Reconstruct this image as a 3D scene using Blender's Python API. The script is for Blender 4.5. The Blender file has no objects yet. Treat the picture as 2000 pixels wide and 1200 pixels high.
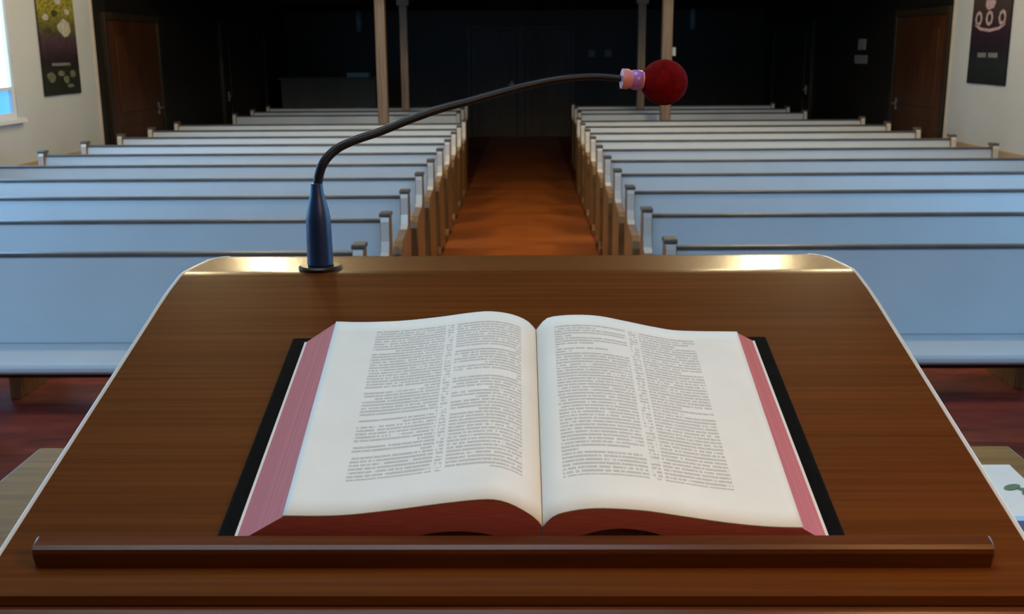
import bpy, bmesh, math, random
from mathutils import Vector, Matrix, Quaternion
from math import sin, cos, pi, radians
random.seed(7)
SC = bpy.context.scene
COL = SC.collection
H = 1.68                                   # eye height above the nave floor

# ------------------------------------------------------------------ camera
cam_d = bpy.data.cameras.new('camera'); cam = bpy.data.objects.new('camera', cam_d); COL.objects.link(cam)
cam_d.sensor_width = 36; cam_d.lens = 37.8; cam_d.clip_start = .02; cam_d.clip_end = 200
cam.location = (0, 0, H)
cam.rotation_mode = 'QUATERNION'
cam.rotation_quaternion = (Matrix.Rotation(radians(.79), 3, 'Z') @ Matrix.Rotation(radians(90 - 13.57), 3, 'X')
                           @ Matrix.Rotation(radians(-.4), 3, 'Z')).to_quaternion()
cam_d.dof.use_dof = True; cam_d.dof.focus_distance = .9; cam_d.dof.aperture_fstop = 22
SC.camera = cam

# ------------------------------------------------------------------ world and exposure
W = bpy.data.worlds.new('world'); SC.world = W; W.use_nodes = True
W.node_tree.nodes['Background'].inputs[0].default_value = (.62, .82, 1, 1)
W.node_tree.nodes['Background'].inputs[1].default_value = 1.0
VS = SC.view_settings
SC.display_settings.display_device = 'sRGB'
VS.view_transform = 'Standard'; VS.look = 'None'; VS.gamma = 1; VS.use_curve_mapping = False
VS.exposure = 0.0

# light levels (daylight panes, lamps, added sources)
ADDED_SKY = 5.8            # unseen skylight added over the pulpit to brighten the pages
DAY = 6.5           # side windows
LAMP = 100.0          # nave globe lamps
READING_FILL = 38.0       # extra lamp added over the pulpit, out of view

# ------------------------------------------------------------------ helpers
def link(o): COL.objects.link(o); return o

def obj(name, bm, mat=None, parent=None, smooth=False, bevel=0, seg=2):
    me = bpy.data.meshes.new(name)
    bmesh.ops.recalc_face_normals(bm, faces=bm.faces)
    bm.to_mesh(me); bm.free()
    o = bpy.data.objects.new(name, me); link(o)
    if mat: me.materials.append(mat)
    if smooth:
        for p in me.polygons: p.use_smooth = True
        me.set_sharp_from_angle(angle=radians(40))
    if bevel:
        m = o.modifiers.new('bevel', 'BEVEL'); m.width = bevel; m.segments = seg; m.limit_method = 'ANGLE'; m.angle_limit = radians(35)
        m.harden_normals = False
    if parent: o.parent = parent
    return o

def box(x0, x1, y0, y1, z0, z1, bm=None):
    bm = bm or bmesh.new()
    v = [bm.verts.new(p) for p in ((x0,y0,z0),(x1,y0,z0),(x1,y1,z0),(x0,y1,z0),(x0,y0,z1),(x1,y0,z1),(x1,y1,z1),(x0,y1,z1))]
    for f in ((0,3,2,1),(4,5,6,7),(0,1,5,4),(1,2,6,5),(2,3,7,6),(3,0,4,7)): bm.faces.new([v[i] for i in f])
    return bm

def prism(prof, x0, x1, bm=None):
    """profile of (y,z) points extruded along x"""
    bm = bm or bmesh.new()
    a = [bm.verts.new((x0, y, z)) for y, z in prof]; b = [bm.verts.new((x1, y, z)) for y, z in prof]
    n = len(prof)
    bm.faces.new(a); bm.faces.new(b[::-1])
    for i in range(n): bm.faces.new((a[i], b[i], b[(i+1) % n], a[(i+1) % n]))
    return bm

def lathe(prof, seg=32, M=None, bm=None):
    """(r,z) profile around z"""
    bm = bm or bmesh.new(); rings = []
    for r, z in prof:
        if r < 1e-6: rings.append([bm.verts.new((0, 0, z))])
        else: rings.append([bm.verts.new((r*cos(2*pi*k/seg), r*sin(2*pi*k/seg), z)) for k in range(seg)])
    for a, b in zip(rings, rings[1:]):
        for k in range(seg):
            k2 = (k+1) % seg
            if len(a) == 1 and len(b) == 1: continue
            if len(a) == 1: bm.faces.new((a[0], b[k], b[k2]))
            elif len(b) == 1: bm.faces.new((a[k], b[0], a[k2]))
            else: bm.faces.new((a[k], a[k2], b[k2], b[k]))
    for r in (rings[0], rings[-1]):
        if len(r) > 1: bm.faces.new(r)
    if M: bmesh.ops.transform(bm, matrix=M, verts=bm.verts)
    return bm

def catmull(pts, n=10):
    out = []
    P = [pts[0]] + list(pts) + [pts[-1]]
    for i in range(1, len(P)-2):
        p0, p1, p2, p3 = [Vector(p) for p in P[i-1:i+3]]
        for k in range(n):
            t = k/n
            out.append(.5*((2*p1)+(p2-p0)*t+(2*p0-5*p1+4*p2-p3)*t*t+(3*p1-p0-3*p2+p3)*t**3))
    out.append(Vector(pts[-1])); return out

def tube(pts, rad, seg=14):
    """rad: number or function of 0..1"""
    bm = bmesh.new(); rings = []; n = len(pts)
    up = Vector((0, 1, 0))
    for i, p in enumerate(pts):
        t = (pts[min(i+1, n-1)] - pts[max(i-1, 0)]).normalized()
        a = t.cross(up).normalized(); b = t.cross(a)
        r = rad(i/(n-1)) if callable(rad) else rad
        rings.append([bm.verts.new(p + r*(cos(2*pi*k/seg)*a + sin(2*pi*k/seg)*b)) for k in range(seg)])
    for a, b in zip(rings, rings[1:]):
        for k in range(seg): bm.faces.new((a[k], a[(k+1) % seg], b[(k+1) % seg], b[k]))
    bm.faces.new(rings[0]); bm.faces.new(rings[-1][::-1])
    return bm

def thing(name, label, cat, loc=(0,0,0), rotz=0, group=None):
    o = bpy.data.objects.new(name, None); link(o); o.empty_display_size = .1
    o.location = loc; o.rotation_euler = (0, 0, rotz)
    tag(o, label, cat, group); return o

def tag(o, label, cat, group=None):
    o['label'] = label; o['category'] = cat
    if group: o['group'] = group
    return o

def struct(name, bm, mat, parent=None, **k):
    o = obj(name, bm, mat, parent, **k)
    if parent is None: o['kind'] = 'structure'
    return o

def copy_tree(o, parent=None):
    c = o.copy(); link(c); c.parent = parent
    for ch in list(o.children): copy_tree(ch, c)
    return c

# ------------------------------------------------------------------ materials
class NT:
    def __init__(s, name):
        s.m = bpy.data.materials.new(name); s.m.use_nodes = True; s.t = s.m.node_tree
        s.b = s.t.nodes['Principled BSDF']
    def n(s, typ, **k):
        nd = s.t.nodes.new(typ)
        for a, v in k.items(): setattr(nd, a, v)
        return nd
    def put(s, sock, v):
        if isinstance(v, bpy.types.NodeSocket): s.t.links.new(v, sock)
        else: sock.default_value = v
    def math(s, op, a, b=0.0, c=0.0):
        nd = s.n('ShaderNodeMath', operation=op)
        for i, v in enumerate((a, b, c)): s.put(nd.inputs[i], v)
        return nd.outputs[0]
    def mix(s, f, a, b):
        nd = s.n('ShaderNodeMix', data_type='RGBA')
        s.put(nd.inputs[0], f); s.put(nd.inputs[6], a); s.put(nd.inputs[7], b)
        return nd.outputs[2]
    def coord(s, kind='Object'): return s.n('ShaderNodeTexCoord').outputs[kind]
    def mapping(s, v, scale=(1,1,1), loc=(0,0,0)):
        nd = s.n('ShaderNodeMapping'); s.put(nd.inputs[0], v); nd.inputs['Scale'].default_value = scale; nd.inputs['Location'].default_value = loc
        return nd.outputs[0]
    def noise(s, v, scale=5, detail=3, rough=.5, out=0):
        nd = s.n('ShaderNodeTexNoise'); s.put(nd.inputs['Vector'], v); nd.inputs['Scale'].default_value = scale
        nd.inputs['Detail'].default_value = detail; nd.inputs['Roughness'].default_value = rough
        return nd.outputs[out]
    def ramp(s, f, stops):
        nd = s.n('ShaderNodeValToRGB'); s.put(nd.inputs[0], f); e = nd.color_ramp.elements
        while len(e) < len(stops): e.new(.5)
        for i, (p, c) in enumerate(stops): e[i].position = p; e[i].color = (*c, 1)
        return nd.outputs[0]
    def bump(s, h, strength=.2, dist=.01):
        nd = s.n('ShaderNodeBump'); s.put(nd.inputs['Height'], h); nd.inputs['Strength'].default_value = strength; nd.inputs['Distance'].default_value = dist
        s.t.links.new(nd.outputs[0], s.b.inputs['Normal'])
    def set(s, **k):
        for a, v in k.items(): s.put(s.b.inputs[a.replace('_', ' ')], v)
        return s.m

def plain(name, c, rough=.5, var=.08, scale=6, bump=0, **k):
    t = NT(name); v = t.coord()
    nz = t.noise(v, scale, 4)
    col = t.ramp(nz, [(.3, [x*(1-var) for x in c]), (.7, [min(1, x*(1+var)) for x in c])])
    if bump: t.bump(t.noise(v, scale*12, 3), bump, .003)
    return t.set(Base_Color=col, Roughness=rough, **k)

def wood(name, dark, mid, light, sc=(1.2, 22, 22), rough=.35, coat=0., scale=3, spec=.5):
    t = NT(name); v = t.coord()
    warp = t.noise(t.mapping(v, (sc[0]*.5, sc[1]*.25, sc[2]*.25)), scale, 2)
    g = t.noise(t.mapping(v, sc), scale, 6, .62)
    f = t.math('ADD', t.math('MULTIPLY', g, .7), t.math('MULTIPLY', warp, .3))
    col = t.ramp(f, [(.36, dark), (.5, mid), (.64, light)])
    t.bump(g, .05, .002)
    return t.set(Base_Color=col, Roughness=rough, Specular_IOR_Level=spec, Coat_Weight=coat, Coat_Roughness=.12)

def emit(name, c, s):
    t = NT(name); t.set(Base_Color=(*c, 1), Emission_Color=(*c, 1), Emission_Strength=s, Roughness=.4); return t.m

M_board = wood('brown_veneer', (.084,.0225,.0032), (.106,.029,.0044), (.130,.037,.0065), sc=(1.0, 70, 70), rough=.25, coat=.04, spec=.27)
M_board_dark = wood('brown_solid_wood', (.065,.017,.004), (.095,.025,.006), (.13,.037,.009), sc=(1.2, 40, 40), rough=.28, coat=.15, spec=.35)
M_edge = plain('pale_edge_lacquer', (.62,.56,.50), .22, .04)  # pale tone stands for light caught on edges
M_white = plain('white_pew_paint', (.55,.575,.60), .38, .035, 3)
M_cap = plain('dark_rail_wood', (.085,.080,.078), .42, .2, 9)
M_oak = wood('golden_oak', (.13,.065,.022), (.20,.105,.036), (.28,.155,.06), sc=(16, 16, 1.2), rough=.35, coat=.2)
M_post = wood('column_pine', (.26,.15,.085), (.36,.22,.125), (.44,.28,.17), sc=(14, 14, .7), rough=.45)
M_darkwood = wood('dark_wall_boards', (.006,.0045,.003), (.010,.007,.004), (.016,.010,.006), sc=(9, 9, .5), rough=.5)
M_redwood = wood('red_brown_door_wood', (.035,.010,.003), (.06,.017,.004), (.085,.025,.007), sc=(12, 12, .6), rough=.45)
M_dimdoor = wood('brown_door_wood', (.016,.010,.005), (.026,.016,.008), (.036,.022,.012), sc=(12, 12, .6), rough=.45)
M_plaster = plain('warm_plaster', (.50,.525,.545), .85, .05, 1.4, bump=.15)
M_wains = plain('tan_dado', (.44,.32,.22), .7, .12, 2.5)
M_ceil = wood('ceiling_boards', (.035,.018,.009), (.055,.03,.015), (.08,.045,.022), sc=(1, 14, 14), rough=.6)
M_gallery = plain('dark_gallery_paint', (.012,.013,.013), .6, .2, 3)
M_black = plain('black_leather', (.004,.004,.0045), .75, .3, 40, bump=.08, Specular_IOR_Level=.05)
M_glassblue = emit('blue_window_glass', (.10,.42,1.0), 1.0)
M_metal = plain('dull_metal', (.35,.34,.33), .35, .1, 10, Metallic=.8)
M_darkmetal = plain('black_mic_metal', (.006,.007,.016), .45, .2, 20, Metallic=.3)
M_boot = plain('blue_black_rubber', (.007,.026,.095), .4, .25, 30)
M_foam = plain('red_foam', (.17,.0015,.002), .95, .35, 130, bump=.7, Specular_IOR_Level=.1)
M_pink = plain('pink_collar', (.62,.24,.30), .45, .1, 60)
M_purple = plain('purple_ring', (.36,.15,.55), .25, .1, 60)

def floor_mat():
    t = NT('parquet_floor'); v = t.coord()
    br = t.n('ShaderNodeTexBrick'); t.put(br.inputs['Vector'], v)
    br.inputs['Scale'].default_value = 1; br.inputs['Brick Width'].default_value = 1.6; br.inputs['Row Height'].default_value = .22
    br.inputs['Mortar Size'].default_value = .004
    br.inputs['Color1'].default_value = (.30,.075,.014,1); br.inputs['Color2'].default_value = (.44,.125,.026,1); br.inputs['Mortar'].default_value = (.14,.04,.01,1)
    g = t.noise(t.mapping(v, (1.2, 18, 1)), 3, 5)
    col = t.mix(.35, br.outputs[0], t.ramp(g, [(.35, (.22,.05,.010)), (.65, (.50,.16,.036))]))
    return t.set(Base_Color=col, Roughness=.42)
M_floor = floor_mat()

def page_mat(name, cols, refs, seed):
    """unreadable fine print in two columns; UV u runs gutter->outer, v bottom->top"""
    t = NT(name); uv = t.n('ShaderNodeSeparateXYZ'); t.put(uv.inputs[0], t.coord('UV'))
    U, V = uv.outputs[0], uv.outputs[1]
    L = 62.0
    lv = t.math('MULTIPLY', V, L); li = t.math('FLOOR', lv); lf = t.math('FRACT', lv)
    line = t.math('MULTIPLY', t.math('GREATER_THAN', lf, .18), t.math('LESS_THAN', lf, .80))
    vr = t.math('MULTIPLY', t.math('GREATER_THAN', V, .135), t.math('LESS_THAN', V, .935))
    total = None
    for k, (a, b) in enumerate(cols):
        inside = t.math('MULTIPLY', t.math('GREATER_THAN', U, a), t.math('LESS_THAN', U, b))
        cx = t.n('ShaderNodeCombineXYZ'); t.put(cx.inputs[0], li); cx.inputs[1].default_value = seed*3.7+k*11.3
        wn = t.n('ShaderNodeTexWhiteNoise', noise_dimensions='2D'); t.put(wn.inputs['Vector'], cx.outputs[0])
        short = t.math('LESS_THAN', wn.outputs[0], .15)
        cs = t.n('ShaderNodeSeparateXYZ'); t.put(cs.inputs[0], wn.outputs[1])
        ends = t.math('GREATER_THAN', U, t.math('MULTIPLY_ADD', cs.outputs[1], b-a, a))
        blank = t.math('MULTIPLY', short, ends)
        m = t.math('MULTIPLY', inside, t.math('SUBTRACT', 1.0, blank))
        total = m if total is None else t.math('ADD', total, m)
    cw = t.n('ShaderNodeCombineXYZ'); t.put(cw.inputs[0], t.math('MULTIPLY', U, 95.0)); t.put(cw.inputs[1], t.math('MULTIPLY', li, 5.37)); cw.inputs[2].default_value = seed
    word = t.noise(cw.outputs[0], 1.0, 2)
    wmask = t.ramp(word, [(.36, (0,0,0)), (.44, (1,1,1))])
    ch = t.n('ShaderNodeCombineXYZ'); t.put(ch.inputs[0], t.math('MULTIPLY', U, 420.0)); t.put(ch.inputs[1], t.math('MULTIPLY', V, 160.0))
    chn = t.ramp(t.noise(ch.outputs[0], 1.0, 1), [(.3, (.45,.45,.45)), (.6, (1,1,1))])
    # narrow reference column, sparse
    ra, rb = refs
    rin = t.math('MULTIPLY', t.math('GREATER_THAN', U, ra), t.math('LESS_THAN', U, rb))
    cr = t.n('ShaderNodeCombineXYZ'); t.put(cr.inputs[0], t.math('MULTIPLY', U, 60.0)); t.put(cr.inputs[1], t.math('MULTIPLY', V, 40.0)); cr.inputs[2].default_value = seed+5
    rmask = t.math('MULTIPLY', rin, t.math('GREATER_THAN', t.noise(cr.outputs[0], 1, 2), .47))
    body = t.math('MULTIPLY', t.math('MULTIPLY', total, line), wmask)
    body = t.math('MAXIMUM', body, t.math('MULTIPLY', rmask, line))
    body = t.math('MULTIPLY', t.math('MULTIPLY', body, chn), vr)
    paper = t.ramp(t.noise(t.coord(), 30, 3), [(.3, (.76,.74,.70)), (.7, (.80,.78,.745))])
    col = t.mix(t.math('MULTIPLY', body, .50), paper, (.16,.125,.115,1))
    return t.set(Base_Color=col, Roughness=.75)

def edge_mat():
    t = NT('red_stained_page_edges'); v = t.coord()
    g = t.noise(t.mapping(v, (60, 2, 900)), 1, 4)
    col = t.ramp(g, [(.3, (.46,.10,.105)), (.7, (.58,.155,.155))])
    return t.set(Base_Color=col, Roughness=.55)
M_edges = edge_mat()

def poster_mat(kind):
    t = NT('printed_banner_' + kind); uv = t.coord('UV'); s = t.n('ShaderNodeSeparateXYZ'); t.put(s.inputs[0], uv)
    V = s.outputs[1]
    n1 = t.noise(t.mapping(uv, (7, 22, 1)), 1, 4); n2 = t.noise(t.mapping(uv, (14, 44, 1)), 1, 3)
    f = t.math('ADD', V, t.math('MULTIPLY_ADD', n1, .10, -.05))
    if kind == 'spring':
        base = t.ramp(f, [(0, (.006,.009,.006)), (.16, (.012,.014,.008)), (.24, (.012,.006,.008)), (.36, (.07,.03,.055)), (.42, (.07,.06,.035)), (.50, (.16,.14,.03)), (.60, (.30,.27,.04)), (1, (.24,.21,.03))])
        col = t.mix(t.math('MULTIPLY', t.math('GREATER_THAN', n2, .54), .55), base, (.02,.02,.01,1))
    else:
        base = t.ramp(f, [(0, (.004,.007,.009)), (.16, (.010,.018,.020)), (.24, (.012,.008,.016)), (.38, (.025,.010,.024)), (.55, (.05,.035,.03)), (1, (.12,.085,.08))])
        col = t.mix(t.math('MULTIPLY', t.math('GREATER_THAN', n2, .6), .4), base, (.02,.015,.02,1))
    return t.set(Base_Color=col, Roughness=.5)

# ------------------------------------------------------------------ the room
WX = 4.5; YC = 11.6; YCL = 11.50; YCR = 11.74; YB = 20.9; CH = 5.2
M_floor_dark = wood('red_brown_floor', (.10,.011,.006), (.20,.022,.011), (.30,.045,.022), sc=(1.5, 5, 1), rough=.5)
struct('floor', box(-WX-.3, WX+.3, 1.9, YB+.3, -.15, 0), M_floor_dark)
struct('floor_aisle', box(-.70, .60, 1.9, YB, 0, .004), M_floor)
struct('floor_chancel', box(-WX-.3, WX+.3, -4.3, 1.9, -.15, .18), M_floor)
SKX0, SKX1, SKY0, SKY1 = -2.2, .6, -.6, 1.7
bm = box(-WX-.3, SKX0, -4.3, YB+.3, CH, CH+.15); box(SKX1, WX+.3, -4.3, YB+.3, CH, CH+.15, bm)
box(SKX0, SKX1, -4.3, SKY0, CH, CH+.15, bm); box(SKX0, SKX1, SKY1, YB+.3, CH, CH+.15, bm)
struct('ceiling', bm, M_ceil)
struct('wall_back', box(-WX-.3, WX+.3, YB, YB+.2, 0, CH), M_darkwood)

# side walls with window openings (y0,y1)
WZ0, WZ1 = 1.10, 3.0
OPEN = [(1.3,3.3), (4.5,6.5), (7.9,9.62)]
for side, sx in (('left', -1), ('right', 1)):
    xa, xb = sorted((sx*WX, sx*(WX+.3)))
    bm = bmesh.new()
    opens = OPEN if side == 'left' else OPEN[:2]
    y = -4.3
    for a, b in opens:
        box(xa, xb, y, a, 0, CH, bm); box(xa, xb, a, b, 0, WZ0, bm); box(xa, xb, a, b, WZ1, CH, bm); y = b
    yc = YCL if side == 'left' else YCR
    box(xa, xb, y, yc, 0, CH, bm)
    struct('wall_'+side, bm, M_plaster)
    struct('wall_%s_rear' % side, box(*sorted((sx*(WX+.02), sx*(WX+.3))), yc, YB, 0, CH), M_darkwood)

# chancel wall behind the viewer
struct('wall_front', box(-WX-.3, WX+.3, -4.3, -4.0, 0, CH), M_ceil)

M_pane = emit('daylit_pane', (.27,.60,1.0), DAY)
M_pane_l = emit('daylit_pane_left', (.25,.58,1.0), DAY)
M_frame = plain('white_window_frame', (.7,.72,.74), .4, .03)
wn = 0
def window(axis, c, a, b, z0, z1, pane, depth_dir, low=None):
    """axis 'x': wall plane at x=c, opening a..b along y"""
    global wn; wn += 1
    d = depth_dir
    def bb(u0, u1, v0, v1, w0, w1):
        w0, w1 = sorted((c + d*w0, c + d*w1))
        return (w0, w1, u0, u1, v0, v1) if axis == 'x' else (u0, u1, w0, w1, v0, v1)
    bm = bmesh.new(); t = .05
    for r in ((a, a+t, z0, z1), (b-t, b, z0, z1), (a+t, b-t, z0, z0+t), (a+t, b-t, z1-t, z1), ((a+b)/2-.02, (a+b)/2+.02, z0+t, z1-t)):
        box(*bb(r[0], r[1], r[2], r[3], .012, .06), bm)
    if low: box(*bb(a+t, b-t, low-.015, low+.015, .012, .06), bm)
    f = struct('window_%d' % wn, bm, M_frame)
    obj('pane', box(*bb(a+.01, b-.01, (low or z0+.01), z1-.01, .045, .058)), pane, f)
    if low: obj('pane', box(*bb(a+.01, b-.01, z0+.01, low, .045, .058)), M_glassblue, f)
    obj('window_sill', box(*bb(a-.06, b+.06, z0-.035, z0-.001, -.05, -.001)), M_frame, f)
    return f
for k, (a, b) in enumerate(OPEN): window('x', -WX, a, b, WZ0, WZ1, M_pane_l, -1, low=1.36 if k == 2 else None)
for a, b in OPEN[:2]: window('x', WX, a, b, WZ0, WZ1, M_pane, 1)

bm = bmesh.new()
for r_ in ((SKX0, SKX0+.06, SKY0, SKY1), (SKX1-.06, SKX1, SKY0, SKY1), (SKX0+.06, SKX1-.06, SKY0, SKY0+.06), (SKX0+.06, SKX1-.06, SKY1-.06, SKY1), (-.83, -.77, SKY0+.06, SKY1-.06)):
    box(*r_, CH+.03, CH+.12, bm)
sk = struct('window_skylight', bm, M_frame)  # skylight and its glowing pane added out of view to light the book
obj('pane', box(SKX0+.01, SKX1-.01, SKY0+.01, SKY1-.01, CH+.125, CH+.14), emit('skylight_pane', (.58,.83,1.0), ADDED_SKY), sk)

# dado, corner trims, doors at the sides
struct('trim_1', box(-WX, -WX+.02, 1.9, YCL-.06, 0, .70), M_wains)
struct('trim_2', box(WX-.02, WX, 1.9, YCR-.06, 0, .70), M_wains)
M_trim = plain('light_corner_trim', (.62,.55,.48), .5, .05)
struct('trim_3', box(-WX, -WX+.012, YCL-.06, YCL+.005, 0, 2.7), M_trim, bevel=.004)
struct('trim_4', box(WX-.012, WX, YCR-.06, YCR+.005, 0, 2.7), M_trim, bevel=.004)
# gallery over the rear of the nave
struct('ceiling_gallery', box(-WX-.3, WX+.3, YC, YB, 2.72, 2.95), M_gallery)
struct('ceiling_soffit', box(-WX-.02, WX+.02, 13.5, YB, 2.36, 2.719), M_gallery)  # lower soffit added out of view to hold light off the rear pews
struct('trim_5', box(-WX, WX, YC-.06, YC, 2.62, 4.3), M_oak)  # unseen parapet, raised to give the ledge a tan reflection

dn = 0
def door(axis, c, a, b, z1, mat, d, handle, wide=False):
    global dn; dn += 1
    def bb(u0, u1, v0, v1, w0, w1):
        w0, w1 = sorted((c + d*w0, c + d*w1))
        return (w0, w1, u0, u1, v0, v1) if axis == 'x' else (u0, u1, w0, w1, v0, v1)
    leaf = box(*bb(a, b, 0.01, z1, 0, .03))
    w = b-a
    for z0_, z1_ in ((.15, .85), (1.0, z1-.15)): box(*bb(a+.14*w, b-.14*w, z0_, z1_, .03, .042), leaf)
    o = struct('door_%d' % dn, leaf, mat, bevel=.004)
    bm = bmesh.new()
    box(*bb(a-.08, a-.003, 0, z1+.08, 0, .05), bm); box(*bb(b+.003, b+.08, 0, z1+.08, 0, .05), bm); box(*bb(a-.003, b+.003, z1+.003, z1+.08, 0, .05), bm)
    obj('door_frame', bm, M_dimdoor, o, bevel=.004)
    h = handle
    obj('door_handle', box(*bb(h-.06, h+.06, .98, 1.01, .045, .075), bm=box(*bb(h-.02, h+.02, .92, 1.06, .03, .045))), M_metal, o, bevel=.004)
    return o
door('x', -WX-.02, 11.85, 13.45, 2.0, M_redwood, 1, 13.3)
door('x', WX+.02, 11.85, 13.45, 2.0, M_redwood, -1, 13.3)
door('x', -WX-.02, 16.3, 18.9, 2.0, M_dimdoor, 1, 16.5)
door('x', WX+.02, 17.4, 20.0, 2.0, M_dimdoor, -1, 17.6)
door('y', YB, -1.03, -.16, 2.0, M_dimdoor, -1, -.26)
door('y', YB, -.01, .86, 2.0, M_dimdoor, -1, .10)

# ------------------------------------------------------------------ pews
def make_pew(L, label, cat, group):
    t = thing('church_pew', label, cat, (0,0,0), 0, group)
    h = L/2; e = .05
    # backrest: leaning board with rounded top, foot of it behind the seat
    prof = [(-.11,.45),(-.075,.60),(-.045,.74),(-.028,.815),(.0,.815),(-.017,.74),(-.047,.60),(-.082,.45)]
    obj('backrest', prism(prof, -h+e, h-e), M_white, t, bevel=.003)
    rail = [(-.036,.814),(-.036,.825),(-.031,.830),(.008,.830),(.012,.826),(.012,.814)]
    obj('top_rail', prism(rail, -h+e, h-e), M_cap, t, bevel=.002)
    seat = [(-.095,.448),(-.15,.452),(-.44,.462),(-.468,.458),(-.480,.446),(-.480,.430),(-.468,.418),(-.11,.405),(-.095,.41)]
    obj('seat', prism(seat, -h+e, h-e), M_white, t, bevel=.003)
    obj('seat_rail', box(-h+e, h-e, -.13, -.10, .30, .405), M_darkwood, t)
    for x in (-h, h-e):
        pr = [(.045,0),(.045,.76),(.040,.843),(-.045,.843),(-.055,.82),(-.062,.72),(-.085,.665),(-.14,.645),(-.40,.625),(-.455,.60),(-.47,.56),(-.46,.50),(-.44,.42),(-.43,.10),(-.47,.05),(-.47,0),(-.36,0),(-.33,.06),(-.10,.06),(-.07,0)]
        ep = obj('end_panel', prism(pr, x, x+e), M_oak, t, bevel=.006)
        obj('front_edge', prism([(-.0452,.842),(-.0552,.82),(-.0622,.72),(-.0852,.665),(-.1402,.6452),(-.1402,.648),(-.0882,.6682),(-.0652,.722),(-.0582,.821),(-.0482,.842)], x+.004, x+e-.004), M_edge, ep)  # pale strip paints the light reflecting off the panel's front edge
        obj('end_cap', prism([(-.050,.8435),(-.050,.858),(-.042,.864),(.040,.864),(.046,.858),(.046,.8435)], x-.004, x+e+.004), M_cap, ep, bevel=.002)
    obj('leg', box(-.165, -.115, -.42, .0, 0, .405), M_oak, t, bevel=.004)
    return t
ORD = ['front', 'second', 'third', 'fourth', 'fifth', 'sixth', 'seventh', 'eighth', 'ninth', 'tenth']
def row_label(i, side):
    if i == 0: return 'long white pew with pale seat in view, frontmost row %s of the aisle' % side
    if i == 9: return 'white pew %s of the aisle, hindmost of the bright rows before the column' % side
    return 'white pew %s of the aisle, %s row counted from the pulpit' % (side, ORD[i])
G = 'white pews in rows beside the aisle'
p0 = make_pew(3.4, row_label(0, 'left'), 'pew', G)
for side, x, d0, sp in (('left', -2.395, 4.57, .900), ('right', 2.305, 4.67, .92)):
    for i in range(10):
        o = p0 if (side == 'left' and i == 0) else copy_tree(p0)
        o.location = (x, d0 + sp*i, 0); o['label'] = row_label(i, side)
        for ch in o.children:
            if ch.name.startswith('leg') and side == 'right': ch.location.x = .30
G2 = 'shaded pews under the gallery'
q0 = make_pew(3.0, '', 'pew', G2)
nm = ['nearest', 'middle', 'hindmost']
for side, x in (('left', -2.36), ('right', 2.18)):
    for i in range(3):
        o = q0 if (side == 'left' and i == 0) else copy_tree(q0)
        o.location = (x, 14.35 + .95*i + (0 if i < 2 else .0), 0)
        o['label'] = 'short dim pew under the gallery %s of the aisle, %s of the three shaded rows' % (side, nm[i])

# ------------------------------------------------------------------ columns
for x, y, lab in ((-1.74, 13.33, 'light wooden column rising behind the last bright pew, left of the aisle'),
                  (1.70, 13.33, 'light wooden column behind the red microphone head, right of the aisle'),
                  (-1.74, 15.85, 'thin dim wooden column further back under the gallery, left of the aisle'),
                  (1.66, 15.85, 'thin dim wooden column further back under the gallery, right of the aisle')):
    t = thing('wooden_column', lab, 'column', (x, y, 0), 0, 'columns carrying the gallery')
    w = .062 if y < 14 else .055
    zt_ = 2.63 if y < 13.4 else 2.27
    obj('shaft', box(-w, w, -w, w, .09, zt_), M_post, t, bevel=.012, seg=3)
    obj('base_block', box(-w-.02, w+.02, -w-.02, w+.02, 0, .09), M_cap, t, bevel=.006)
    obj('capital_block', box(-w-.03, w+.03, -w-.03, w+.03, zt_, zt_+.09), M_post, t, bevel=.006)
sw = obj('switch_plate', box(1.765, 1.80, 13.26, 13.275, 1.575, 1.665, bm=box(1.762, 1.803, 13.275, 13.30, 1.57, 1.67)), plain('white_plastic', (.75,.74,.70), .4), bevel=.003)
tag(sw, 'small white switch plate fixed to the right light column just above the red microphone', 'switch')

# ------------------------------------------------------------------ banners on the side walls
def banner(x, y0, y1, z0, z1, kind, label):
    s = 1 if x < 0 else -1
    t = thing('wall_banner', label, 'banner', (x, (y0+y1)/2, z0))
    bm = bmesh.new(); h = (y1-y0)/2; H_ = z1-z0
    # cloth sheet with gentle waves and real thickness
    uvl = bm.loops.layers.uv.new('UVMap'); nx, nz = 14, 24
    def P(i, k, off):
        u = i/nx; w = k/nz
        return (s*(.014 + .003*sin(u*9+w*2) + off), (-h + 2*h*u), H_*w)
    for off in (0, .003):
        g = [[bm.verts.new(P(i, k, off)) for k in range(nz+1)] for i in range(nx+1)]
        for i in range(nx):
            for k in range(nz):
                f = bm.faces.new((g[i][k], g[i+1][k], g[i+1][k+1], g[i][k+1]))
                for lp, (a, b) in zip(f.loops, ((i,k),(i+1,k),(i+1,k+1),(i,k+1))): lp[uvl].uv = (a/nx, b/nz)
    obj('printed_cloth', bm, poster_mat(kind), t, smooth=True)
    obj('hanging_rod', tube([Vector((s*.016, -h-.03, H_+.008)), Vector((s*.016, h+.03, H_+.008))], .010), M_metal, t)
    return t, s, h, H_
M_print = plain('pale_print', (.42,.40,.33), .6, .25, 30)
M_print2 = plain('mauve_print', (.42,.30,.34), .6, .25, 30)
def mark(t, s, poly, mat, name='printed_figure'):
    """flat printed shape, poly of (y,z) in the banner"""
    bm = bmesh.new()
    a = [bm.verts.new((s*.0205, y, z)) for y, z in poly]; b = [bm.verts.new((s*.0225, y, z)) for y, z in poly]
    bm.faces.new(a); bm.faces.new(b[::-1]); n = len(a)
    for i in range(n): bm.faces.new((a[i], b[i], b[(i+1)%n], a[(i+1)%n]))
    return obj(name, bm, mat, t)
t, s, h, H_ = banner(-WX, 10.17, 11.01, 1.267, 2.62, 'spring', 'tall banner with green and yellow leaves above a dark lower half, on the left wall')
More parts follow.
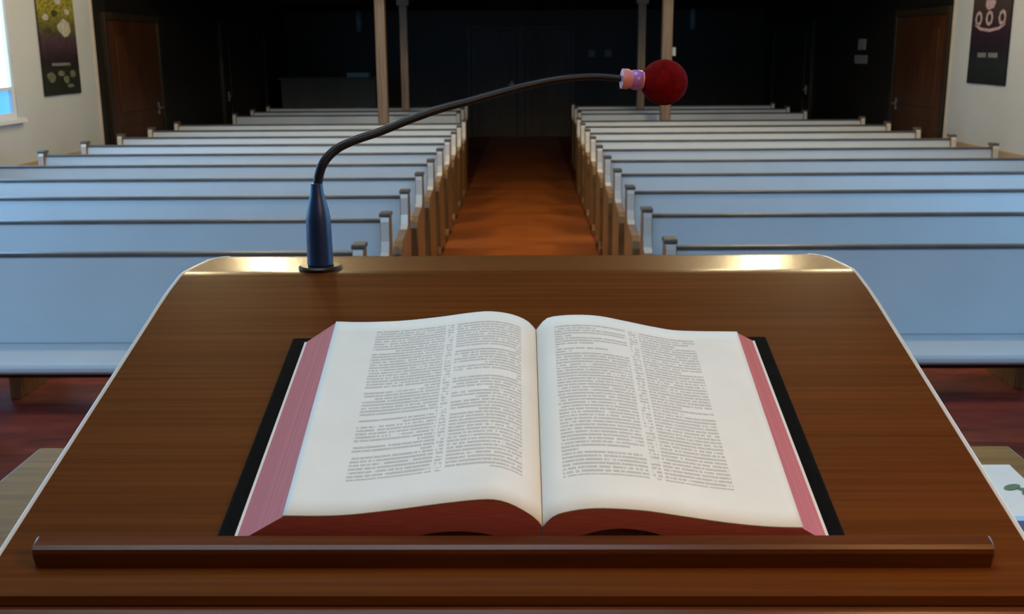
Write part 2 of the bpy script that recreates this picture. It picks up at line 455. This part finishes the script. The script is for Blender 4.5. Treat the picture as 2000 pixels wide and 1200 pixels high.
def blob(cy, cz, ry, rz, k=0, n=11):
    rnd = random.Random(k); return [(cy + ry*cos(2*pi*i/n)*rnd.uniform(.75, 1.1), cz + rz*sin(2*pi*i/n)*rnd.uniform(.75, 1.1)) for i in range(n)]
mark(t, s, blob(.15, .63, .16, .085, 3), M_print)
for k, (cy, cz, ry, rz) in enumerate(((-.26,.72,.07,.035), (-.05,.76,.08,.03), (.24,.78,.07,.03), (-.20,.60,.05,.03), (.05,.88,.10,.04))):
    mark(t, s, blob(cy, cz, ry, rz, k+10), plain('dark_leaf_print', (.05,.05,.015), .6, .4, 30) if k % 2 else M_print, 'printed_leaf')
mark(t, s, [(-.22,.272),(.20,.272),(.20,.300),(-.22,.300)], plain('grey_print', (.16,.16,.15), .6, .3, 30), 'printed_line')
M_olive = plain('olive_print', (.13,.13,.08), .6, .4, 30)
for k, (cy, cz, ry, rz) in enumerate(((-.25,.17,.10,.05), (-.02,.20,.09,.03), (.08,.14,.07,.04), (.24,.19,.07,.04), (.16,.08,.09,.02))):
    mark(t, s, blob(cy, cz, ry, rz, k+30), M_olive, 'printed_leaf')
t, s, h, H_ = banner(WX, 10.33, 11.22, 1.30, 2.62, 'night', 'tall dark purple banner with pale crown-like emblem, on the right wall')
for k, y0 in enumerate((-.27, .02, .27)):
    for a0 in range(8):                     # little open rings of the crown
        a = 2*pi*a0/8; b = 2*pi*(a0+1)/8
        ro, ri = 1.0, .55
        mark(t, s, [(y0+.085*ro*cos(a), .625+.075*ro*sin(a)), (y0+.085*ro*cos(b), .625+.075*ro*sin(b)), (y0+.085*ri*cos(b), .625+.075*ri*sin(b)), (y0+.085*ri*cos(a), .625+.075*ri*sin(a))], M_print2, 'printed_emblem')
mark(t, s, [(-.34,.555),(-.22,.515),(.0,.495),(.22,.515),(.34,.555),(.34,.585),(.20,.540),(0,.525),(-.20,.540),(-.34,.585)][::1], M_print2, 'printed_emblem')
mark(t, s, blob(.02, .76, .12, .06, 5), M_print2, 'printed_emblem')
M_gp = plain('grey_line_print', (.17,.18,.185), .6, .2, 30)
mark(t, s, [(-.24,.255),(-.03,.255),(-.03,.300),(-.24,.300)], M_gp, 'printed_line')
mark(t, s, [(.02,.255),(.22,.255),(.22,.300),(.02,.300)], M_gp, 'printed_line')

# ------------------------------------------------------------------ rear of the church, in the dark
ct = thing('counter', 'low dark grey-green counter against the dim rear left corner', 'counter', (-3.42, 19.0, 0))
M_ctr = plain('grey_green_panel', (.075,.085,.078), .6, .12, 4)
obj('front_panel', box(-.82, .82, -.02, .02, 0, 1.16), M_ctr, ct, bevel=.003)
obj('countertop', box(-.86, .86, -.05, .50, 1.16, 1.20), M_ctr, ct, bevel=.005)
for x in (-.82, .78): obj('side_panel', box(x, x+.04, .02, .46, 0, 1.16), M_ctr, ct, bevel=.003)
pp = obj('paper_stack', box(-3.10, -2.72, 19.02, 19.30, 1.2, 1.275), plain('teal_paper', (.18,.36,.40), .7, .15, 9), bevel=.006)
tag(pp, 'pale teal stack of paper lying on the dim rear counter by the left column', 'paper stack')
M_sconce = plain('bluish_glass_shade', (.22,.28,.36), .2, .1, 8)
for x, side in ((-3.13, 'left'), (3.13, 'right')):
    t = thing('wall_lamp', 'unlit bluish glass wall lamp high on the dark rear wall, %s of the doors' % side, 'lamp', (x, YB, 1.98), 0, 'unlit wall lamps on the rear wall')
    obj('wall_plate', box(-.05, .05, -.02, 0, .10, .26), M_metal, t, bevel=.004)
    obj('lamp_shade', lathe([(.045, 0), (.062, .03), (.072, .18), (.066, .34), (.05, .38)], 20, Matrix.Translation((0, -.092, 0))), M_sconce, t, smooth=True)
M_note = plain('grey_notice_paper', (.20,.22,.22), .7, .2, 12)
for x, lab in ((1.25, 'small grey notice on the rear wall, nearer the double doors'), (1.56, 'small grey notice on the rear wall, further from the double doors')):
    tag(obj('wall_notice', box(x-.06, x+.06, YB-.012, YB, 1.5, 1.63), M_note, bevel=.002), lab, 'notice', 'small notices on the rear wall')
for y0, z0, w, hh, lab in ((14.75, 1.62, .30, .14, 'upper small grey notice on the dark right side wall past the brown door'), (14.65, 1.44, .52, .11, 'lower wide grey notice on the dark right side wall past the brown door')):
    tag(obj('wall_notice', box(WX+.005, WX+.02, y0, y0+w, z0, z0+hh), M_note, bevel=.002), lab, 'notice', 'small notices on the right wall')

# ------------------------------------------------------------------ globe lamps of the nave
def globe(x, y, z, r, mat, label, group=None, name='pendant_lamp'):
    t = thing(name, label, 'lamp', (x, y, z), 0, group)
    obj('glass_globe', lathe([(0, -r)] + [(r*sin(pi*k/14), -r*cos(pi*k/14)) for k in range(1, 14)] + [(0, r)], 24), mat, t, smooth=True)
    obj('lamp_cord', tube([Vector((0, 0, r+.03)), Vector((0, 0.0005, CH-z-.02))], .006, 8), M_darkmetal, t)
    obj('lamp_cap', lathe([(.045, r-.015), (.045, r+.03), (.012, r+.05)], 16), M_metal, t)
    obj('ceiling_rose', lathe([(.06, CH-z-.03), (.06, CH-z)], 16), M_metal, t)
M_globe = emit('warm_globe_glass', (1.0,.80,.45), LAMP)
for sx, side in ((-1, 'left'), (1, 'right')):
    for k, (y, zg, w) in enumerate(((6.3, 3.9, 'high above the front pews'), (9.0, 3.12, 'lowest above the middle pews'), (9.9, 4.55, 'high before the gallery front'))):  # first and last pairs are unseen additions that warm the pews
        globe((-2.21 if sx < 0 else 2.00), y, zg, .155, M_globe, 'warm glowing globe pendant %s, %s of the aisle' % (w, side), 'globe pendants of the nave')
M_fill = emit('warm_reading_globe', (1.0,.56,.17), READING_FILL)
globe(.45, .25, 1.98, .09, M_fill, 'small warm globe pendant hanging over the pulpit', None)  # unseen globe put in to warm the lower pages

# ------------------------------------------------------------------ pulpit desk
pd = thing('pulpit_desk', 'brown wooden pulpit desk beneath the reading stand', 'desk', (-.0075, 0, .18))
DZ = H - .5 - .18
M_desk = wood('olive_brown_desk', (.12,.056,.012), (.17,.085,.018), (.23,.12,.028), sc=(1.0, 24, 24), rough=.45, coat=0, spec=.25)
obj('desktop', box(-.625, .625, .42, 1.306, DZ-.035, DZ), M_desk, pd, bevel=.004)
obj('front_panel', box(-.59, .59, 1.24, 1.28, 0, DZ-.035), M_desk, pd, bevel=.003)
for x in (-.59, .55): obj('side_panel', box(x, x+.04, .48, 1.24, 0, DZ-.035), M_desk, pd, bevel=.003)

# ------------------------------------------------------------------ reading stand (lectern top)
A = radians(14.4)
L0 = Vector((-.0085, .6004, H - .2999))
S = Vector((0, cos(A), sin(A))); N = Vector((0, -sin(A), cos(A)))
rs = thing('lectern', 'sloped brown wooden lectern top with book ledge, filling the foreground', 'lectern', (L0.x, .80, H-.5))
def LP(x, w, n): return Vector((x, 0, 0)) + (L0 - Vector((L0.x, .80, H-.5))) + w*S + n*N
LY0 = L0.y - .80                       # local y of the slope origin
# side profile of the board's upper face: slope, soft bend, level ledge, rounded far edge
WCR = .392
prof = []
for k in range(15): prof.append(LP(0, -.0359 + (WCR-.008+.0359)*k/14, 0))
pc = LP(0, WCR, 0); zl = pc.z
for k in range(1, 7):
    f = k/6; a = LP(0, WCR-.008, 0); b = Vector((0, pc.y+.007, zl))
    prof.append((1-f)**2*a + 2*f*(1-f)*Vector((0, pc.y, zl)) + f*f*b)
yend = 1.0675 - .80
for k in range(1, 9): prof.append(Vector((0, pc.y+.007 + (yend-.010-pc.y-.007)*k/8, zl)))
for k in range(1, 6):
    a = pi/2*k/5; prof.append(Vector((0, yend-.010+.010*sin(a), zl-.010+.010*cos(a))))
HALF = .3145
def halfwidth(y):
    # straight sides, corners drawn in along the level ledge
    y0 = pc.y - .055; 
    if y < y0: return HALF
    f = min(1, (y-y0)/(yend-y0)); return HALF - .0135*f**1.6 - (.022*max(0, (f-.80)/.20)**2)
TH = .006
bm = bmesh.new(); rows = []; NX = 24
for p in prof:
    hw = halfwidth(p.y); rows.append([bm.verts.new((hw*(-1+2*i/NX), p.y, p.z)) for i in range(NX+1)])
low = []
for p in prof:
    hw = halfwidth(p.y); q = p - Vector((0, 0, TH)) if p.y < yend-.011 else Vector((0, min(p.y, yend-.002), zl-.014))
    low.append([bm.verts.new((hw*(-1+2*i/NX), q.y, q.z)) for i in range(NX+1)])
for a, b in zip(rows, rows[1:]):
    for i in range(NX): bm.faces.new((a[i], a[i+1], b[i+1], b[i]))
for a, b in zip(low, low[1:]):
    for i in range(NX): bm.faces.new((a[i+1], a[i], b[i], b[i+1]))
for i in range(NX):
    bm.faces.new((low[0][i], low[0][i+1], rows[0][i+1], rows[0][i])); bm.faces.new((rows[-1][i], rows[-1][i+1], low[-1][i+1], low[-1][i]))
for k in range(len(prof)-1):
    bm.faces.new((rows[k][0], rows[k+1][0], low[k+1][0], low[k][0])); bm.faces.new((rows[k+1][NX], rows[k][NX], low[k][NX], low[k+1][NX]))
board = obj('sloped_board', bm, M_board, rs)
for p in board.data.polygons:
    p.use_smooth = True
board.data.set_sharp_from_angle(angle=radians(40))
# pale strips paint the light glancing off the board's rounded side edges
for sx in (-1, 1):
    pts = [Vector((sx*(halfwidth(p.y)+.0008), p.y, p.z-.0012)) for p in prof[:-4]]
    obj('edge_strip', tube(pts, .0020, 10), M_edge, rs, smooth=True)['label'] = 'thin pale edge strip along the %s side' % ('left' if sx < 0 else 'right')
# lower slab and front moulding under the board
x0 = .303
f0 = LP(0, -.0359, 0)
slab = [(f0.y-.004, f0.z-.034), (f0.y-.0085, f0.z-.026), (f0.y-.0085, f0.z-.013), (f0.y-.004, f0.z-.0075), (f0.y+.004, f0.z-.0062), (pc.y, zl-.0072), (yend-.012, zl-.0148), (yend-.012, zl-.034), (pc.y, zl-.034)]
obj('under_slab', prism(slab, -x0-.008, x0+.008), M_board_dark, rs, bevel=.0015)
# wedge body standing on the desk
wb = [(f0.y+.03, 0), (f0.y+.03, f0.z-.030), (pc.y, zl-.0345), (yend-.04, zl-.0345), (yend-.04, 0)]
obj('body', prism(wb, -.27, .27), M_board_dark, rs, bevel=.003)
# book lip: bar with rounded front nose
lip = [LP(0, .0010, 0), LP(0, .0010, .0135), LP(0, -.0002, .0148), LP(0, -.0085, .0148), LP(0, -.0112, .0135), LP(0, -.0122, .0110), LP(0, -.0122, 0)]
bm = bmesh.new(); cols = []
for xx, ins in ((-.2885, .0022), (-.2868, 0), (.2838, 0), (.2855, .0022)):
    cm = LP(0, -.0055, 0)
    cols.append([bm.verts.new((xx, p.y + (ins if p.y < cm.y else -ins*0), p.z - (ins*.6 if i in (1,2,3,4,5) else 0))) for i, p in enumerate(lip)])
for a, b in zip(cols, cols[1:]):
    for i in range(len(lip)): bm.faces.new((a[i], b[i], b[(i+1) % len(lip)], a[(i+1) % len(lip)]))
bm.faces.new(cols[0]); bm.faces.new(cols[-1][::-1])
obj('book_lip', bm, M_board_dark, rs)

# ------------------------------------------------------------------ open bible on the slope
bk = thing('open_bible', 'large open bible with red-stained page edges lying on the lectern', 'book', L0 + .0050*S + .0006*N)
bk.rotation_euler = (A, 0, 0)          # local x across, y up the slope, z off the board
# page surface profiles measured at the lower and upper edge: (x, height)
PB = [(-.1390,.0250),(-.1059,.0251),(-.0736,.0290),(-.0411,.0343),(-.0157,.0372),(-.003,.0345),(.0080,.0275),(.0144,.0215),(.0176,.0165)]
PT = [(-.1454,.0218),(-.1230,.0212),(-.0920,.0223),(-.0608,.0258),(-.0360,.0295),(-.0195,.0306),(-.0031,.0278),(.0092,.0217),(.0160,.0135)]
QB = [(.0180,.0165),(.0239,.0240),(.0320,.0276),(.0489,.0303),(.0759,.0288),(.1006,.0245),(.1285,.0194),(.1534,.0163),(.1749,.0155)]
QT = [(.0164,.0135),(.0236,.0232),(.0318,.0260),(.0483,.0272),(.0668,.0260),(.0875,.0214),(.1125,.0155),(.1334,.0122),(.1788,.0112)]
def arc(pts, n):
    c = catmull([(x, z, 0) for x, z in pts], 8)
    # resample evenly
    d = [0]
    for a, b in zip(c, c[1:]): d.append(d[-1] + (b-a).length)
    out = []
    for k in range(n+1):
        s_ = d[-1]*k/n; j = 0
        while j < len(d)-2 and d[j+1] < s_: j += 1
        f = (s_-d[j])/max(1e-9, d[j+1]-d[j]); out.append(c[j].lerp(c[j+1], f))
    return out
HB = .249
def leafsurf(a, b, n=36, m=16):
    A_, B_ = arc(a, n), arc(b, n)
    return [[Vector((A_[i].x*(1-k/m)+B_[i].x*k/m, HB*k/m, A_[i].y*(1-k/m)+B_[i].y*k/m)) for i in range(n+1)] for k in range(m+1)]
def page_mesh(g, flip):
    bm = bmesh.new(); uvl = bm.loops.layers.uv.new('UVMap')
    m, n = len(g)-1, len(g[0])-1; T_ = .0006
    up = [[bm.verts.new(p + Vector((0,0,T_))) for p in r] for r in g]
    dn_ = [[bm.verts.new(p) for p in r] for r in g]
    def u_of(k, i):
        x = g[k][i].x; xa = g[k][0].x; xb = g[k][-1].x; f = (x-xa)/(xb-xa)
        return 1-f if flip else f
    for k in range(m):
        for i in range(n):
            f = bm.faces.new((up[k][i], up[k][i+1], up[k+1][i+1], up[k+1][i]))
            for lp, (a, b) in zip(f.loops, ((k,i),(k,i+1),(k+1,i+1),(k+1,i))): lp[uvl].uv = (u_of(a, b), a/m)
            bm.faces.new((dn_[k][i], dn_[k+1][i], dn_[k+1][i+1], dn_[k][i+1]))
    for k in range(m):
        for i in (0, n): bm.faces.new((up[k][i], up[k+1][i], dn_[k+1][i], dn_[k][i]))
    for i in range(n):
        for k in (0, m): bm.faces.new((up[k][i], up[k][i+1], dn_[k][i+1], dn_[k][i]))
    return bm
def block_mesh(g, base_out, gut, lift):
    """page block below the page: outer foot reaches base_out (fore edge slants), inner foot at gut, hollow of height lift"""
    bm = bmesh.new(); m, n = len(g)-1, len(g[0])-1
    out_first = abs(g[0][0].x - base_out) < abs(g[0][-1].x - base_out)
    tops, bots = [], []
    for k, r in enumerate(g):
        row = r if out_first else r[::-1]
        ki = n
        tops.append([bm.verts.new(p - Vector((0,0,.0004))) for p in row])
        b = []
        for i in range(n+1):
            f = i/n
            x = base_out*(1-f) + gut*f
            z = .0032
            if f > .50: z += lift*sin(pi*min(1, (f-.50)/.46))
            z = min(z, row[i].z - .002)
            b.append(bm.verts.new((x, HB*k/m, z)))
        bots.append(b)
    for k in range(m):
        for i in range(n):
            bm.faces.new((tops[k][i], tops[k][i+1], tops[k+1][i+1], tops[k+1][i])); bm.faces.new((bots[k][i], bots[k+1][i], bots[k+1][i+1], bots[k][i+1]))
        for i in (0, n): bm.faces.new((tops[k][i], tops[k+1][i], bots[k+1][i], bots[k][i]))
    for i in range(n):
        for k in (0, m): bm.faces.new((tops[k][i], tops[k][i+1], bots[k][i+1], bots[k][i]))
    return bm
GL, GR = leafsurf(PB, PT), leafsurf(QB, QT)
bl = obj('page_block', block_mesh(GL, -.1715, .0165, .010), M_edges, bk); bl['label'] = 'left page block with pink-red fore edge'
br_ = obj('page_block', block_mesh(GR, .1925, .0190, .012), M_edges, bk); br_['label'] = 'right page block with coral-red fore edge'
for o in (bl, br_):
    for p in o.data.polygons: p.use_smooth = False
obj('page', page_mesh(GL, True), page_mat('fine_print_left', [(.075,.385), (.44,.785)], (.40,.43), 1.0), bk, smooth=False)
obj('page', page_mesh(GR, False), page_mat('fine_print_right', [(.085,.43), (.495,.77)], (.445,.485), 2.0), bk, smooth=False)
for o in bk.children:
    if o.name.startswith('page') and not o.name.startswith('page_block'):
        for p in o.data.polygons: p.use_smooth = p.normal.z > .1
obj('endpaper', box(-.1727, .1937, .0005, HB-.0005, .00305, .0036), plain('cream_endpaper', (.72,.66,.64), .7, .04), bk)
# limp black cover: flat boards joined by a low spine; rims widened to include soft shadow
cv = bmesh.new(); cp = [(-.1840,0),(-.1840,.0024),(-.1820,.0030),(.0,.0030),(.010,.0022),(.026,.0022),(.036,.0030),(.2025,.0030),(.2045,.0024),(.2045,0)]
a = [cv.verts.new((x, -.0025, z)) for x, z in cp]; b = [cv.verts.new((x, HB+.0075, z)) for x, z in cp]; n = len(cp)
cv.faces.new(a); cv.faces.new(b[::-1])
for i in range(n): cv.faces.new((a[i], b[i], b[(i+1) % n], a[(i+1) % n]))
obj('cover', cv, M_black, bk, bevel=.0008)

# ------------------------------------------------------------------ gooseneck microphone
zt = H - .202
mic = thing('gooseneck_microphone', 'black gooseneck microphone with red foam head rising from the lectern ledge', 'microphone', (-.195, .998, zt))
obj('mounting_ring', lathe([(.0125, 0), (.0205, 0), (.0205, .0018), (.0185, .0030), (.0125, .0030)], 40), plain('dark_brown_ring', (.02,.008,.004), .35), mic)
obj('base_boot', lathe([(.0112, .003), (.0122, .004), (.0118, .030), (.0116, .047), (.0100, .056), (.0075, .066), (.0062, .072), (.0055, .080), (.0030, .081)], 36), M_boot, mic, smooth=True)
NECK = [(-0.1939, 0.998, 1.5441), (-0.1938, 0.999, 1.5598), (-0.1884, 1.0, 1.5763), (-0.1772, 1.005, 1.5885), (-0.161, 1.01, 1.5965), (-0.1381, 1.02, 1.6037), (-0.1099, 1.03, 1.6143), (-0.0814, 1.04, 1.6236), (-0.0524, 1.05, 1.6306), (-0.0231, 1.06, 1.6382), (0.0067, 1.07, 1.645), (0.0368, 1.075, 1.65), (0.0671, 1.08, 1.6517), (0.0963, 1.08, 1.6495)]
pts = catmull([Vector(p) - Vector((-.195, .998, zt)) for p in NECK], 10)
obj('gooseneck', tube(pts, lambda f: .0046 - .0014*f, 14), M_darkmetal, mic, smooth=True)
HEAD = Vector((0.1366, 1.085, 1.6456)) - Vector((-.195, .998, zt))
ax = (HEAD - pts[-1]).normalized(); q = Vector((0,0,1)).rotation_difference(ax).to_matrix().to_4x4()
T0 = Matrix.Translation(pts[-1]) @ q
dist = (HEAD - pts[-1]).length
obj('collar', lathe([(.0045, -.003), (.0098, -.002), (.0100, .004), (.0088, .006), (.0088, .020), (.0100, dist-.006)], 30, T0), M_pink, mic, smooth=True)
obj('light_ring', lathe([(.0088, .008), (.0097, .009), (.0099, .013), (.0097, .017), (.0088, .018)], 30, T0), M_purple, mic, smooth=True)
R0 = .0222
bm = bmesh.new(); bmesh.ops.create_icosphere(bm, subdivisions=5, radius=R0)
for v in bm.verts:
    v.co.z *= 1.05
    d_ = 1 + .006*sin(v.co.x*900)*sin(v.co.y*1100)*sin(v.co.z*1000) + random.uniform(-.006, .006); v.co *= d_
bmesh.ops.transform(bm, matrix=Matrix.Translation(HEAD) @ q, verts=bm.verts)
obj('foam_windscreen', bm, M_foam, mic, smooth=True)

# ------------------------------------------------------------------ leaflet on the desk
lf = thing('leaflet', 'white leaflet with green emblem and blue band on the desk right of the lectern', 'leaflet', (.51, 1.12, H-.5))
def sheet(n=10):
    bm = bmesh.new(); up = []; dn_ = []
    for i in range(n+1):
        for_ = []
        y = -.125 + .235*i/n
        z = .0012 + .0020*max(0, (i/n-.7)/.3)**2
        up.append([bm.verts.new((x, y, z+.0008)) for x in (-.075, .075)]); dn_.append([bm.verts.new((x, y, z-.0008)) for x in (-.075, .075)])
    for i in range(n):
        bm.faces.new((up[i][0], up[i][1], up[i+1][1], up[i+1][0])); bm.faces.new((dn_[i][0], dn_[i+1][0], dn_[i+1][1], dn_[i][1]))
        for s_ in (0, 1): bm.faces.new((up[i][s_], up[i+1][s_], dn_[i+1][s_], dn_[i][s_]))
    for i in (0, n): bm.faces.new((up[i][0], up[i][1], dn_[i][1], dn_[i][0]))
    return bm
obj('sheet', sheet(), plain('leaflet_paper', (.74,.76,.76), .6, .03, 20), lf)
obj('colour_band', box(-.0745, .0745, -.085, -.046, .0021, .0026), plain('dark_blue_print', (.02,.045,.16), .5), lf)
obj('light_band', box(-.0745, .0745, -.046, -.034, .0021, .0025), plain('sky_blue_print', (.30,.58,.85), .5), lf)
em = bmesh.new()
for cx_, cy_, r_, rot in ((.050, .045, .013, .6), (.064, .036, .011, -.5), (.058, .026, .009, 1.4)):
    ring = [(cx_ + r_*cos(a_)*cos(rot) - .5*r_*sin(a_)*sin(rot), cy_ + r_*cos(a_)*sin(rot) + .5*r_*sin(a_)*cos(rot)) for a_ in [2*pi*k/14 for k in range(14)]]
    u_ = [em.verts.new((x, y, .0027)) for x, y in ring]; d_ = [em.verts.new((x, y, .0021)) for x, y in ring]
    em.faces.new(u_); em.faces.new(d_[::-1])
    for i in range(14): em.faces.new((u_[i], d_[i], d_[(i+1) % 14], u_[(i+1) % 14]))
obj('printed_emblem', em, plain('green_print', (.06,.16,.10), .5), lf)
